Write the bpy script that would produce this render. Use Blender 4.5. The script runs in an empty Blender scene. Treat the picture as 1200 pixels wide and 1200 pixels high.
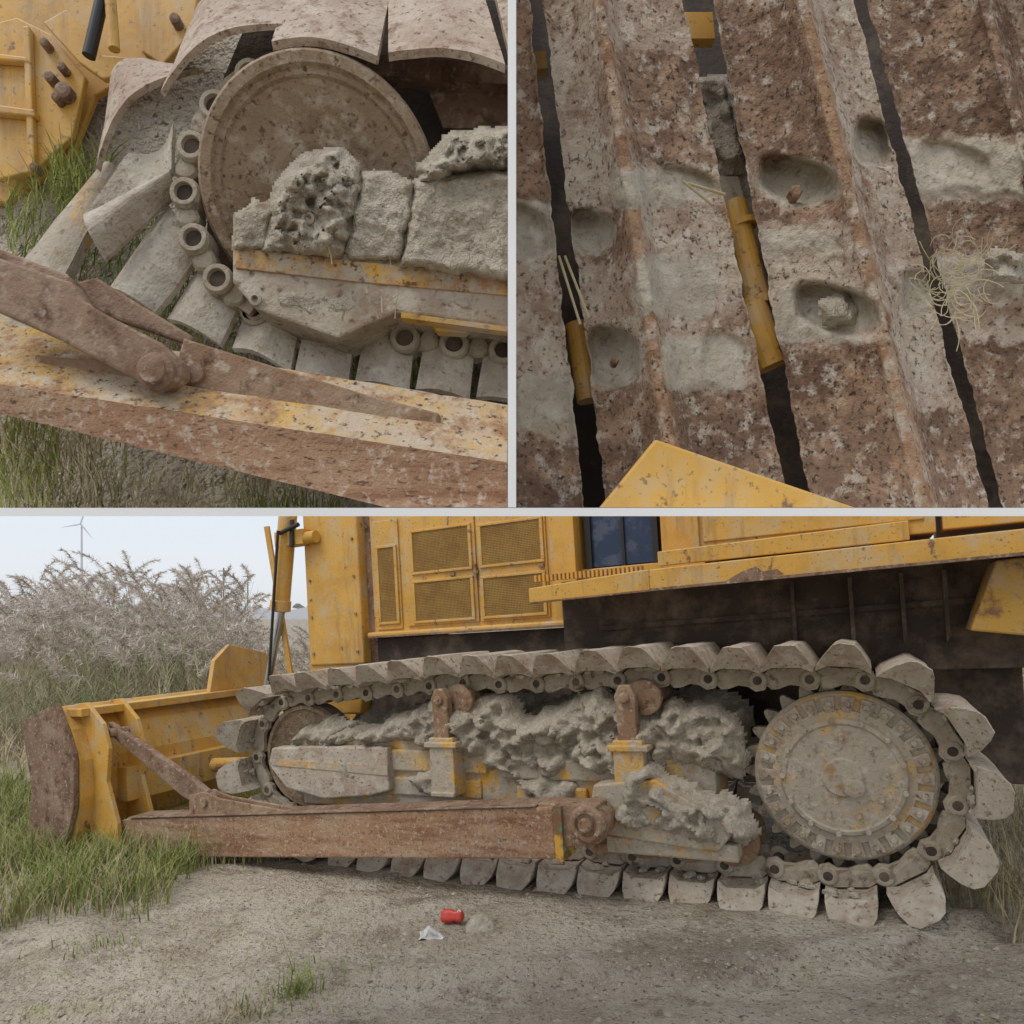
import bpy, bmesh, math, random
from mathutils import Vector, Matrix, noise
random.seed(7)
S=bpy.context.scene
S.view_settings.view_transform='Standard'
try: S.view_settings.look='None'
except Exception: pass
S.view_settings.exposure=0
# ------------------------------------------------------------ materials
def noise_col(nt,vec,base,layers):
    N=nt.nodes;L=nt.links
    rgb=N.new('ShaderNodeRGB'); rgb.outputs[0].default_value=(*base,1); cur=rgb.outputs[0]
    for i,ly in enumerate(layers):
        col,sc,lo,hi=ly[:4]
        n=N.new('ShaderNodeTexNoise'); n.inputs['Scale'].default_value=sc; n.inputs['Detail'].default_value=6 if sc<10 else (4 if sc<30 else 2); n.inputs['Roughness'].default_value=0.7
        mp=N.new('ShaderNodeMapping'); mp.inputs['Location'].default_value=(i*3.7+1,i*1.9,i*5.1); L.new(vec,mp.inputs[0]); L.new(mp.outputs[0],n.inputs['Vector'])
        if len(ly)>4: mp.inputs['Scale'].default_value=ly[4]
        r=N.new('ShaderNodeMapRange'); r.inputs[1].default_value=lo; r.inputs[2].default_value=hi; L.new(n.outputs['Fac'],r.inputs[0])
        mx=N.new('ShaderNodeMix'); mx.data_type='RGBA'
        L.new(r.outputs[0],mx.inputs[0]); L.new(cur,mx.inputs[6]); mx.inputs[7].default_value=(*col,1); cur=mx.outputs[2]
    return cur
def mat(name, base, layers=(), rough=0.85, bump=0.3, bscale=40, metal=0.0, disp=0.01, masks=()):
    m=bpy.data.materials.new(name); m.use_nodes=True
    nt=m.node_tree; N=nt.nodes; L=nt.links
    b=N['Principled BSDF']; b.inputs['Roughness'].default_value=rough; b.inputs['Metallic'].default_value=metal
    b.inputs['Specular IOR Level'].default_value=.5 if rough<.6 else .2
    tc=N.new('ShaderNodeTexCoord'); vec=tc.outputs['Object']
    cur=noise_col(nt,vec,base,layers)
    for (att,bs,ls) in masks:
        a=N.new('ShaderNodeAttribute'); a.attribute_name=att
        n=N.new('ShaderNodeTexNoise'); n.inputs['Scale'].default_value=26; n.inputs['Detail'].default_value=6; n.inputs['Roughness'].default_value=.75; L.new(vec,n.inputs['Vector'])
        ad=N.new('ShaderNodeMath'); ad.operation='MULTIPLY_ADD'; L.new(n.outputs['Fac'],ad.inputs[0]); ad.inputs[1].default_value=1.5; L.new(a.outputs['Fac'],ad.inputs[2])
        r=N.new('ShaderNodeMapRange'); r.inputs[1].default_value=1.16; r.inputs[2].default_value=1.36; L.new(ad.outputs[0],r.inputs[0])
        c2=noise_col(nt,vec,bs,ls)
        mx=N.new('ShaderNodeMix'); mx.data_type='RGBA'; L.new(r.outputs[0],mx.inputs[0]); L.new(cur,mx.inputs[6]); L.new(c2,mx.inputs[7]); cur=mx.outputs[2]
    L.new(cur,b.inputs['Base Color'])
    if bump>0:
        n=N.new('ShaderNodeTexNoise'); n.inputs['Scale'].default_value=bscale; n.inputs['Detail'].default_value=3; n.inputs['Roughness'].default_value=0.7
        L.new(vec,n.inputs['Vector'])
        bp=N.new('ShaderNodeBump'); bp.inputs['Strength'].default_value=bump; bp.inputs['Distance'].default_value=disp
        L.new(n.outputs['Fac'],bp.inputs['Height']); L.new(bp.outputs[0],b.inputs['Normal'])
    return m
MUD=(.42,.365,.285); MUDD=(.27,.225,.165); MUDL=(.54,.485,.395); RUST=(.24,.12,.06); RUSTD=(.10,.055,.033); YEL=(.66,.37,.07); DUST=(.44,.34,.24)
m_yel=mat('yellow_paint',YEL,[((.54,.29,.05),2.5,.45,.65),((.54,.42,.25),5,.48,.70),((.34,.20,.08),7,.54,.72,(1,1,.12)),(RUST,10,.625,.675),((.3,.2,.09),60,.62,.7)],rough=.5,bump=.12,bscale=20)
m_yelm=mat('yellow_paint_muddy',YEL,[(MUD,4,.36,.50),((.36,.23,.12),9,.56,.68),(MUDL,22,.54,.70),(MUDD,45,.58,.70)],rough=.8,bump=.6,bscale=35)
m_yeld=mat('yellow_paint_worn',(.52,.31,.07),[(DUST,3,.42,.58),(RUST,8,.50,.64),(RUSTD,25,.60,.72)],rough=.75,bump=.4,bscale=40)
MUDLAY=[(MUDD,4,.50,.74),(MUDL,14,.46,.68),(MUDD,60,.56,.72)]
m_mud=mat('dried_mud',MUD,MUDLAY,rough=.95,bump=1.0,bscale=45,disp=.02)
m_shoe=mat('track_shoe_steel',(.45,.385,.30),[((.32,.23,.165),3.5,.46,.66),(MUDL,11,.46,.66),((.18,.115,.08),38,.57,.72)],rough=.9,bump=.6,bscale=45)
BROWN=(.235,.15,.10)
m_shoed=mat('rusted_shoe_steel',(.37,.275,.205),[((.50,.42,.33),4,.42,.60),((.24,.145,.09),7,.50,.66),((.56,.49,.40),26,.52,.68),((.10,.06,.04),70,.55,.70)],rough=.9,bump=.8,bscale=55,
  masks=[('m_dark',BROWN,[((.15,.09,.06),5,.45,.62),((.36,.235,.15),10,.48,.64),((.48,.41,.33),24,.53,.66),((.07,.045,.03),80,.54,.68)]),
         ('m_ridge',(.36,.225,.135),[((.22,.12,.065),9,.45,.62),((.48,.40,.31),14,.48,.64),((.10,.05,.03),70,.57,.70)]),
         ('m_mud',MUD,MUDLAY)])
m_rust=mat('rusted_steel',(.27,.165,.10),[((.37,.27,.18),4,.45,.66),(RUSTD,18,.54,.70),((.45,.36,.27),30,.56,.72)],rough=.85,bump=.5,bscale=60)
m_brace=mat('dark_rusted_steel',(.215,.13,.085),[((.33,.23,.16),4,.42,.64),((.12,.07,.045),14,.50,.68),((.42,.33,.25),34,.56,.72)],rough=.85,bump=.5,bscale=60)
m_beam=mat('rusted_beam',(.37,.22,.13),[((.43,.305,.205),3,.42,.66),((.23,.12,.065),7,.46,.66,(.35,1,2.2)),((.50,.39,.29),34,.54,.72),((.12,.065,.04),70,.57,.72)],rough=.85,bump=.6,bscale=60)
m_chain=mat('track_chain_steel',(.33,.27,.195),[(MUD,9,.42,.6),((.11,.075,.055),16,.54,.70)],rough=.85,bump=.5,bscale=60)
m_dark=mat('dark_steel_and_shade',(.065,.05,.04),[((.19,.14,.10),4,.46,.68)],rough=.8,bump=.4)  # dark steel parts, also the painted shade in pin holes and shoe gaps
m_idler=mat('idler_rust',(.34,.25,.165),[((.24,.165,.10),5,.42,.66),((.46,.38,.28),18,.50,.68),((.14,.09,.055),60,.56,.70)],rough=.85,bump=.6,bscale=80)
m_grille=mat('grille_mesh',(.36,.22,.065),[((.28,.16,.05),6,.4,.6)],rough=.7,bump=.1)
m_gback=mat('grille_back',(.10,.06,.02),[],rough=.8,bump=0)
m_black=mat('black_rubber',(.02,.02,.02),[],rough=.5,bump=0)
m_chrome=mat('chrome_rod',(.45,.46,.46),[],rough=.25,bump=0,metal=.9)
m_glass=mat('dark_glass',(.03,.05,.10),[((.08,.10,.15),6,.5,.6)],rough=.1,bump=0)
m_white=mat('white_painted_board',(.88,.88,.87),[((.83,.83,.82),2,.4,.7)],rough=.7,bump=.05)
m_green=mat('grass_green',(.16,.22,.045),[((.34,.36,.11),2,.42,.6)],rough=.8,bump=0)
m_dry=mat('grass_dry',(.50,.42,.26),[((.32,.27,.15),3,.45,.6)],rough=.9,bump=0)
m_reed=mat('reed_plume',(.64,.57,.49),[((.44,.37,.30),.8,.42,.6)],rough=.95,bump=0)
m_reedl=mat('reed_leaves',(.40,.35,.23),[((.23,.25,.12),1.5,.45,.6)],rough=.95,bump=0)
m_ground=mat('sandy_ground',(.40,.345,.265),[((.27,.22,.16),.7,.44,.60),((.46,.405,.32),1.9,.46,.62),((.21,.165,.12),4,.54,.68),((.30,.28,.15),3,.60,.72),((.14,.115,.085),45,.58,.68),((.54,.49,.42),70,.62,.69)],rough=.97,bump=1.0,bscale=18,disp=.05)
m_red=mat('red_tin',(.55,.05,.03),[((.7,.6,.55),20,.6,.63)],rough=.35,bump=.2)
m_plas=mat('clear_plastic',(.6,.59,.55),[],rough=.3,bump=.6,bscale=30)
m_far=mat('far_trees',(.16,.17,.15),[],rough=1,bump=0)
m_shed=mat('pale_sheeting',(.62,.64,.68),[],rough=.8,bump=0)
# ------------------------------------------------------------ builder
def empty(name,mw=None):
    e=bpy.data.objects.new(name,None); S.collection.objects.link(e)
    if mw is not None: e.matrix_world=mw
    return e
class B:
    def __init__(s): s.v=[]; s.f=[]
    def add(s,vs,fs):
        o=len(s.v); s.v+= [tuple(v) for v in vs]; s.f+=[tuple(i+o for i in f) for f in fs]; return s
    def box(s,x0,x1,y0,y1,z0,z1):
        x0,x1=sorted((x0,x1)); y0,y1=sorted((y0,y1)); z0,z1=sorted((z0,z1))
        return s.add([(x0,y0,z0),(x1,y0,z0),(x1,y1,z0),(x0,y1,z0),(x0,y0,z1),(x1,y0,z1),(x1,y1,z1),(x0,y1,z1)],
          [(0,3,2,1),(4,5,6,7),(0,1,5,4),(1,2,6,5),(2,3,7,6),(3,0,4,7)])
    def prism(s,poly,ext,three=False):
        n=len(poly); e=Vector(ext); P0=[Vector(p) for p in poly]
        return s.add(P0+[p+e for p in P0],[tuple(range(n))[::-1],tuple(range(n,2*n))]+[(i,(i+1)%n,n+(i+1)%n,n+i) for i in range(n)])
    def uz(s,poly,w0,w1): return s.prism([(a,w0,z) for a,z in poly],(0,w1-w0,0))
    def lathe(s,c,ax,prof,seg=32,rfun=None):
        c=Vector(c); ax=Vector(ax).normalized(); t=Vector((0,0,1)) if abs(ax.z)<.9 else Vector((1,0,0))
        e1=ax.cross(t).normalized(); e2=ax.cross(e1)
        vs=[];fs=[]
        for (r,h) in prof:
            for i in range(seg):
                a=2*math.pi*i/seg; rr=r if rfun is None else rfun(r,a)
                vs.append(c+ax*h+e1*(rr*math.cos(a))+e2*(rr*math.sin(a)))
        for j in range(len(prof)-1):
            for i in range(seg):
                k=(i+1)%seg; fs.append((j*seg+i,j*seg+k,(j+1)*seg+k,(j+1)*seg+i))
        fs.append(tuple(range(seg))[::-1]); o=(len(prof)-1)*seg; fs.append(tuple(o+i for i in range(seg)))
        return s.add(vs,fs)
    def cyl(s,a,b,r,seg=20,r2=None):
        a=Vector(a);b=Vector(b); L=(b-a).length
        return s.lathe(a,b-a,[(r,0),(r if r2 is None else r2,L)],seg)
    def obj(s,name,parent,m,smooth=False,bevel=0,solid=0,clean=True):
        me=bpy.data.meshes.new(name); me.from_pydata(s.v,[],s.f)
        if clean:
            bm=bmesh.new(); bm.from_mesh(me); bmesh.ops.recalc_face_normals(bm,faces=bm.faces); bm.to_mesh(me); bm.free()
        ms=m if isinstance(m,(list,tuple)) else [m]
        for q in ms: me.materials.append(q)
        if smooth:
            for p in me.polygons: p.use_smooth=True
        o=bpy.data.objects.new(name,me); S.collection.objects.link(o)
        if parent: o.parent=parent
        if bevel:
            md=o.modifiers.new('b','BEVEL'); md.width=bevel; md.segments=2; md.limit_method='ANGLE'; md.angle_limit=math.radians(40)
        return o
def fbm(p,f,o=4): return noise.fractal(Vector(p)*f,1.0,2.1,o)
def surf(fn,nu,nv,amp,freq,b=None):
    b=b or B(); vs=[]
    for i in range(nu+1):
        for j in range(nv+1):
            p=Vector(fn(i/nu,j/nv)); q=noise.turbulence_vector(p*freq,4,False)
            vs.append(p+Vector(q)*amp)
    fs=[(i*(nv+1)+j,(i+1)*(nv+1)+j,(i+1)*(nv+1)+j+1,i*(nv+1)+j+1) for i in range(nu) for j in range(nv)]
    return b.add(vs,fs)
def inside(x,y,poly):
    c=False;n=len(poly)
    for i in range(n):
        x1,y1_=poly[i];x2,y2=poly[(i+1)%n]
        if (y1_>y)!=(y2>y) and x<(x2-x1)*(y-y1_)/(y2-y1_)+x1: c=not c
    return c
def edged(x,y,poly):
    d=1e9;n=len(poly)
    for i in range(n):
        x1,y1_=poly[i];x2,y2=poly[(i+1)%n]; dx=x2-x1;dy=y2-y1_; t=max(0,min(1,((x-x1)*dx+(y-y1_)*dy)/(dx*dx+dy*dy+1e-9)))
        d=min(d,math.hypot(x-x1-t*dx,y-y1_-t*dy))
    return d
def relief(poly,w0,th,edge,amp,freq,res=4,ridge=0,mp=None,rag=5,nf=.05,back=12,crack=0,cell=0):
    mp=mp or P
    b=B(); X0=min(p[0] for p in poly)-2*rag;X1=max(p[0] for p in poly)+2*rag;Y0=min(p[1] for p in poly)-2*rag;Y1=max(p[1] for p in poly)+2*rag
    nx=int((X1-X0)/res);ny=int((Y1-Y0)/res); idx={}
    for i in range(nx+1):
        for j in range(ny+1):
            x=X0+i*res;y=Y0+j*res
            d=edged(x,y,poly)*(1 if inside(x,y,poly) else -1)
            if d<-3*rag: continue
            d+=rag*noise.noise(Vector((x*nf,y*nf,w0)))+rag*.4*noise.noise(Vector((x*nf*3,y*nf*3,w0+7)))
            if d<-res*1.2: continue
            e=max(0,min(1,(d+res)/edge)); h=w0+th*math.sin(e*math.pi/2)+e*amp*(fbm((x*nf*.2,y*nf*.2,w0*.3),freq,4))-back*(1-e)
            if ridge: h+=e*ridge*abs(noise.noise(Vector((x*nf*.6,y*nf*.6,1))))
            h+=e*.35*math.sqrt(res)*noise.noise(Vector((x*nf*9,y*nf*9,5)))
            if crack or cell:
                dist,pp=noise.voronoi(Vector((x*nf*1.5+.35*noise.noise(Vector((x*nf*1.5,y*nf*1.5,3))),y*nf*1.5+.35*noise.noise(Vector((x*nf*1.5,y*nf*1.5,8))),0)))
                gap=dist[1]-dist[0]; h-=crack*max(0,1-gap*7)*e
                h+=cell*e*min(1,gap*5)*(noise.cell(pp[0]*7.3)-.3)
            idx[(i,j)]=len(b.v); b.v.append(tuple(mp(x,y,h)))
    for (i,j) in list(idx):
        q=[(i,j),(i+1,j),(i+1,j+1),(i,j+1)]
        if all(k_ in idx for k_ in q): b.f.append(tuple(idx[k_] for k_ in q))
    return b
# ------------------------------------------------------------ terrain
OX,OY=1.76,3.75; SL=.065
def g0(x,y):
    U=(x-OX)*-.899+(y-OY)*.438
    U=max(-1.2,U)
    return -SL*U if U<6 else -SL*6-.02*(1-math.exp(-(U-6)*.2))
def g(x,y):
    d=math.hypot(x,y-4)
    f=1 if d<15 else 15/d
    rut=-.035*math.exp(-((y-3.0-.12*x+.15*math.sin(x*1.3))/.13)**2)+.02*math.exp(-((y-3.22-.12*x+.15*math.sin(x*1.3))/.08)**2)
    return g0(x,y)+(.04*fbm((x,y,0),.7,3)+.018*fbm((x,y,3),4,4)+rut)*f
def axis(lo,hi,step,far,gr=1.18):
    a=[];v=lo
    while v<hi: a.append(v); v+=step
    st=step
    v=a[-1]
    while v<far: st*=gr; v+=st; a.append(v)
    return a
xs=axis(0,5,.04,1500); xn=[-q for q in axis(0,6,.04,1500)][::-1][:-1]; xs=xn+xs
ys=[-40,-20,-10,-5,-2,0,1]+axis(1.6,6.5,.035,2500)
b=B(); nx=len(xs); b.v=[(x,y,g(x,y)) for y in ys for x in xs]
b.f=[(j*nx+i,j*nx+i+1,(j+1)*nx+i+1,(j+1)*nx+i) for j in range(len(ys)-1) for i in range(nx-1)]
b.obj('ground',None,m_ground,smooth=True,clean=False)
b=B()
for _ in range(4200):
    y=2.2+random.random()**1.3*5; x=random.uniform(-.85,.85)*y
    r=.004+.02*random.random()**5+.004*random.random(); z=g(x,y)
    vs=[(x+r*random.uniform(.7,1.3)*a,y+r*random.uniform(.7,1.3)*c,z+r*.6*d) for a,c,d in((1,0,0),(0,1,0),(-1,0,0),(0,-1,0),(0,0,1),(0,0,-1))]
    b.add(vs,[(0,1,4),(1,2,4),(2,3,4),(3,0,4),(1,0,5),(2,1,5),(3,2,5),(0,3,5)])
b.obj('gravel',None,m_mud,clean=False)
# ------------------------------------------------------------ bulldozer
MW=Matrix.Translation((OX,OY,0))@Matrix.Rotation(math.radians(154),4,'Z')@Matrix.Rotation(math.atan(SL),4,'Y')
dz=empty('bulldozer',MW)
pts=[]
for i in range(25):
    a=math.radians(-90-180*i/24); pts.append((.5*math.cos(a),.66+.5*math.sin(a)))
pts+=[(.5,1.165),(.95,1.19),(1.6,1.165),(2.25,1.185),(2.9,1.14)]
for i in range(25):
    a=math.radians(85-168*i/24); pts.append((3.54+.42*math.cos(a),.68+.42*math.sin(a)))
pts+=[(3.15,.18),(2.7,.17),(1.5,.17),(.5,.165)]
def resample(p,n):
    p=[Vector(q) for q in p]; p.append(p[0]); L=[0]
    for i in range(1,len(p)): L.append(L[-1]+(p[i]-p[i-1]).length)
    def at(s):
        s%=L[-1]
        for i in range(1,len(p)):
            if s<=L[i]: return p[i-1].lerp(p[i],(s-L[i-1])/max(1e-9,L[i]-L[i-1]))
    out=[]
    for k in range(n):
        s=L[-1]*k/n; out.append((at(s),(at(s+.07)-at(s-.07)).normalized()))
    return out
NS=39
ring=resample(pts,NS)
profA=[(-.126,-.012),(-.128,.014),(-.112,.045),(-.080,.10),(-.055,.132),(.012,.138),(.040,.130),(.085,.07),(.118,.024),(.126,-.012),(.07,.014),(-.07,.014)]
profB=[(-.118,-.012),(-.121,.03),(-.116,.075),(-.096,.118),(-.060,.140),(.030,.142),(.070,.126),(.104,.082),(.117,.03),(.118,-.012),(.07,.014),(-.07,.014)]
shoes=B(); links=B(); pins=B(); n=len(profA)
for k,(p,t) in enumerate(ring):
    nn=Vector((-t.y,t.x)); j=random.uniform(-.016,.016); ja=random.uniform(-.05,.05)
    low=max(0,min(1,(.9-nn.y)*.8))
    prof=[(a[0]*(1-low)+b_[0]*low,a[1]*(1-low)+b_[1]*low) for a,b_ in zip(profA,profB)]
    def W(a,w,h): 
        a2=a*math.cos(ja)-h*math.sin(ja); h2=h*math.cos(ja)+a*math.sin(ja)
        return (p.x+t.x*a2+nn.x*h2, w, p.y+t.y*a2+nn.y*h2)
    rings=[(-.33,1,1),(-.1,1,0),(.1,1,0),(.2,1,0),(.225+j,1,1),(.245+j,.995,1),(.258+j,.96,.9)]
    vs=[]
    for w,s_,e in rings:
        for a,h in prof:
            jj=.007*noise.noise(Vector((a*30,w*20,k*3.1)))
            ww=w+(.78*max(0,h) if (e and w>0) else 0)
            if e and w>0: ww+=.012*math.cos(a*12)-.012
            vs.append(W(a*(.9+.1*s_),ww,.05+h*(.97 if s_==1 else s_)+jj))
    fs=[tuple(range(n))]+[tuple((len(rings)-1)*n+i for i in range(n))[::-1]]
    for r in range(len(rings)-1):
        for i in range(n): fs.append((r*n+i,r*n+(i+1)%n,(r+1)*n+(i+1)%n,(r+1)*n+i))
    shoes.add(vs,fs)
    lp=[(-.15,-.02),(-.135,-.055),(-.09,-.065),(-.05,-.04),(0,-.035),(.05,-.055),(.09,-.06),(.12,-.03),(.12,.03),(.085,.052),(-.1,.052),(-.14,.02)]
    for w0 in(.085,-.12):
        links.prism([W(a,w0+(.012 if a<-.04 else 0),h) for a,h in lp],(0,.035,0))
    c=Vector(W(-.1,0,-.005)); pins.cyl((c.x,-.14,c.z),(c.x,.138,c.z),.028,14)
    links.lathe((c.x,.12,c.z),(0,1,0),[(.05,0),(.05,.012),(.042,.02),(.024,.02),(.02,.008)],16)
o1=shoes.obj('track_shoes',dz,m_shoe,bevel=.003)
o2=links.obj('track_chain_links',dz,m_chain,bevel=.003)
o3=pins.obj('track_pins',dz,m_dark)
for o in(o1,o2,o3):
    q=bpy.data.objects.new(o.name+'_far_side',o.data); S.collection.objects.link(q); q.parent=dz; q.location=(0,-2.3,0)
b=B()
for k,(p,t) in enumerate(ring):
    nn=Vector((-t.y,t.x))
    for q in range(5):
        a=random.uniform(-.09,.09); w=random.uniform(.02,.24); r=random.uniform(.015,.035)
        c=Vector((p.x+t.x*a+nn.x*.05,w,p.y+t.y*a+nn.y*.05)); 
        b.lathe(c-Vector((nn.x,0,nn.y))*r*.6,(nn.x,0,nn.y),[(r*.3,0),(r*.9,r*.3),(r,r*.8),(r*.4,r*1.2)],8,lambda rr,aa:rr*(1+.3*math.sin(aa*3+k)))
b.obj('mud_clods_on_track',dz,m_mud)
T=26
def tooth(r,a): return r-.03+.035*math.cos(a*T) if r>.45 else r
b=B(); b.lathe((0,-.03,.66),(0,1,0),[(.3,0),(.485,.0),(.485,.06),(.43,.065),(.43,.1)],260,tooth); b.obj('sprocket_teeth',dz,m_chain)
b=B(); b.lathe((0,.05,.66),(0,1,0),[(.43,0),(.43,.03),(.415,.045),(.34,.045),(.335,.06),(.30,.065),(.29,.085),(.27,.09),(.262,.082),(.10,.088),(.09,.1),(.02,.1)],96); b.obj('final_drive_cover',dz,m_yelm,bevel=.002)
b=B()
for i in range(T):
    a=2*math.pi*i/T; e=Vector((math.cos(a),0,math.sin(a))); f=Vector((-math.sin(a),0,math.cos(a))); c=Vector((0,.095,.66))
    b.prism([c+e*.325-f*.022,c+e*.325+f*.022,c+e*.405+f*.034,c+e*.405-f*.034],(0,.018,0))
    q=c+e*.37; b.cyl(q,q+Vector((0,.034,0)),.016,6)
    if i%2==0: q=c+e*.285+Vector((0,.03,0)); b.cyl(q,q+Vector((0,.03,0)),.015,6)
b.obj('sprocket_segment_bolts',dz,m_shoe,bevel=.003)
b=B()
for i in range(9):
    a=2*math.pi*i/9+.2; q=Vector((.2*math.cos(a),.14,.66+.2*math.sin(a))); b.cyl(q,q+Vector((0,.018,0)),.012,6)
b.lathe((-.05,.15,.62),(0,1,0),[(.05,0),(.05,.02),(.03,.025)],20)
b.obj('drive_cover_bolts',dz,m_yelm)
b=B(); b.lathe((3.54,-.08,.68),(0,1,0),[(.34,0),(.375,.02),(.375,.14),(.36,.17),(.335,.17),(.325,.14),(.31,.13),(.15,.11),(.13,.16),(.06,.17)],64); b.obj('idler_wheel',dz,m_idler)
b=B(); b.box(.62,3.5,-.2,.17,.36,.82); b.box(2.0,2.75,.165,.2,.62,.76); b.box(.9,1.9,.165,.2,.60,.72)
b.box(2.05,2.9,.165,.19,.46,.58); b.box(1.35,1.8,.165,.205,.40,.56);b.obj('track_roller_frame',dz,m_yelm,bevel=.015)
b=B(); b.uz([(3.70,.76),(3.74,.64),(3.58,.48),(3.25,.42),(2.85,.46),(2.7,.5),(2.7,.78),(3.3,.78)],.14,.25); b.obj('idler_guard',dz,m_shoe,bevel=.012)
b=B(); b.uz([(3.70,.68),(3.70,.64),(2.7,.60),(2.7,.66)],.25,.256); b.obj('idler_guard_band',dz,m_yelm)
b=B()
for u in(.55,.8,1.05,1.3,1.7,2.1,2.5,2.9): b.lathe((u,-.13,.30),(0,1,0),[(.13,0),(.13,.03),(.1,.04),(.1,.24),(.13,.25),(.13,.28),(.08,.29),(.04,.31)],28)
b.obj('track_rollers',dz,m_rust)
b=B()
for u in(2.245,1.057):
    b.uz([(u-.055,.78),(u+.055,.78),(u+.05,1.02),(u+.06,1.10),(u+.03,1.16),(u-.03,1.16),(u-.06,1.10)],.25,.31)
    b.lathe((u-.08,-.1,1.08),(0,1,0),[(.08,0),(.08,.26),(.1,.27),(.1,.31),(.06,.32)],24)
    b.cyl((u,.31,1.09),(u,.33,1.09),.03,12)
b.obj('carrier_roller_brackets',dz,m_rust,bevel=.008)
b=B()
for u in(2.245,1.057):
    b.box(u-.09,u+.08,.17,.325,.52,.86); b.box(u-.12,u+.11,.17,.34,.80,.835)
    b.box(u-.09,u+.08,.17,.34,.50,.53)
b.obj('carrier_bracket_bases',dz,m_yelm,bevel=.008)
DM=lambda x,y,h:(x/100,h/100,y/100)
top=[(372,72),(352,88),(335,84),(318,92),(296,90),(270,98),(250,104),(238,110),(215,106),(190,112),(175,98),(160,100),(144,109),(124,113),(110,104),(98,100),(80,106),(60,102),(50,94),(46,78)]
bot=[(50,62),(80,66),(110,58),(140,64),(165,54),(190,58),(215,66),(240,70),(262,80),(290,76),(320,70),(350,74)]
relief(top+bot,8,17,11,7,4,1.15,3,DM,4,.09,4,1.4,6).obj('mud_on_track_frame',dz,m_mud,smooth=True,clean=False)
relief([(x,y+5) for x,y in top]+[(46,60),(350,60)],-22,22,18,9,4,2,6,DM,5,.09,4,0,5).obj('mud_behind_on_track_frame',dz,m_mud,smooth=True,clean=False)
relief([(118,44),(116,60),(104,72),(94,74),(78,62),(62,58),(44,54),(40,38),(50,30),(80,34),(105,34)],26,14,10,8,4,1.1,4,DM,4,.1,6,1.2,5).obj('mud_on_trunnion',dz,m_mud,smooth=True,clean=False)
for q in ([(182,60),(160,66),(140,62),(138,46),(160,42),(175,48)],[(262,60),(240,66),(212,58),(215,46),(250,44)],[(300,76),(290,60),(300,48),(325,52),(330,70)],[(350,78),(330,74),(312,80),(305,92),(325,96),(345,90)]):
    relief(q,14,10,8,5,4,1.4,4,DM,4,.12,6).obj('mud_patch',dz,m_mud,smooth=True,clean=False)
b=B(); b.uz([(1.25,.62),(1.3,.36),(.6,.3),(.5,.42),(.9,.66)],.16,.36); b.box(.5,1.2,.2,.34,.25,.34); b.obj('trunnion_bracket',dz,m_yelm,bevel=.01)
b=B(); b.lathe((1.22,.36,.46),(0,1,0),[(.09,0),(.10,.03),(.10,.2),(.085,.23),(.06,.23),(.055,.21),(.04,.21),(.035,.25),(.02,.25)],32)
b.uz([(1.16,.56),(1.5,.555),(1.5,.30),(1.16,.36)],.40,.56); b.obj('trunnion_joint',dz,m_rust,bevel=.008)
b=B(); b.uz([(1.355,.55),(1.40,.55),(1.40,.262),(1.355,.262)],.415,.585); b.obj('beam_end_cap',dz,mat('green_chipped_paint',(.12,.26,.15),[(RUST,9,.42,.52),(YEL,5,.5,.56)],bump=.3))
b=B(); b.uz([(1.4,.545),(1.4,.267),(3.2,.125),(4.92,-.01),(5.0,.03),(4.98,.24),(4.85,.27)],.42,.58); b.obj('push_beam',dz,m_beam,bevel=.012)
b=B(); b.uz([(1.5,.551),(1.5,.541),(4.8,.281),(4.8,.291)],.40,.592); b.obj('push_beam_top_flange',dz,m_brace,bevel=.003)
b=B()
for w in(.45,.53): b.uz([(4.2,.47),(4.05,.50),(3.9,.46),(3.3,.41),(3.2,.40),(4.2,.32)],w,w+.022)
b.obj('brace_lug',dz,m_rust,bevel=.004)
b=B(); b.uz([(5.08,.98),(5.02,.86),(4.3,.45),(4.02,.36),(3.98,.46),(4.25,.61)],.475,.528); b.obj('tilt_brace',dz,m_brace,bevel=.01)
b=B(); b.cyl((4.05,.43,.43),(4.05,.57,.43),.035,16); b.cyl((5.0,.42,.9),(5.0,.58,.9),.035,16); b.obj('brace_pins',dz,m_rust)
def bladeprof(off): return [(5.30+off,-.02),(5.16+off,.2),(5.10+off,.45),(5.10+off,.72),(5.18+off,.95),(5.32+off,1.12)]
b=B(); A=bladeprof(0); C=bladeprof(.05)[::-1]; b.uz(A+C,-3.05,.74); b.obj('blade_mouldboard',dz,m_yel)
b=B(); b.box(4.99,5.11,-3.0,.45,.36,.62); b.box(5.02,5.2,-3.0,.62,.10,.18); b.box(5.12,5.3,-3.0,.7,1.04,1.10)
for w in(-2.2,-1.3): b.uz([(4.98,.1),(4.96,.7),(5.2,1.06),(5.2,.1)],w,w+.03)
b.obj('blade_stiffeners',dz,m_yel,bevel=.006)
b=B()
for w in(.32,.6): b.uz([(5.3,1.13),(5.16,1.14),(4.98,.98),(4.92,.8),(4.96,.55),(4.86,.25),(4.86,0),(5.25,-.04),(5.15,.4),(5.15,.8)],w,w+.035)
b.obj('blade_end_ribs',dz,m_yel,bevel=.005)
b=B(); b.uz([(5.72,1.02),(5.28,1.15),(5.10,.78),(5.12,.4),(5.3,-.03),(5.72,-.03),(5.62,.5)],.745,.785); b.box(5.28,5.36,-3.05,.8,-.06,.12); b.obj('blade_end_bit',dz,m_brace,bevel=.005)
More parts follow.
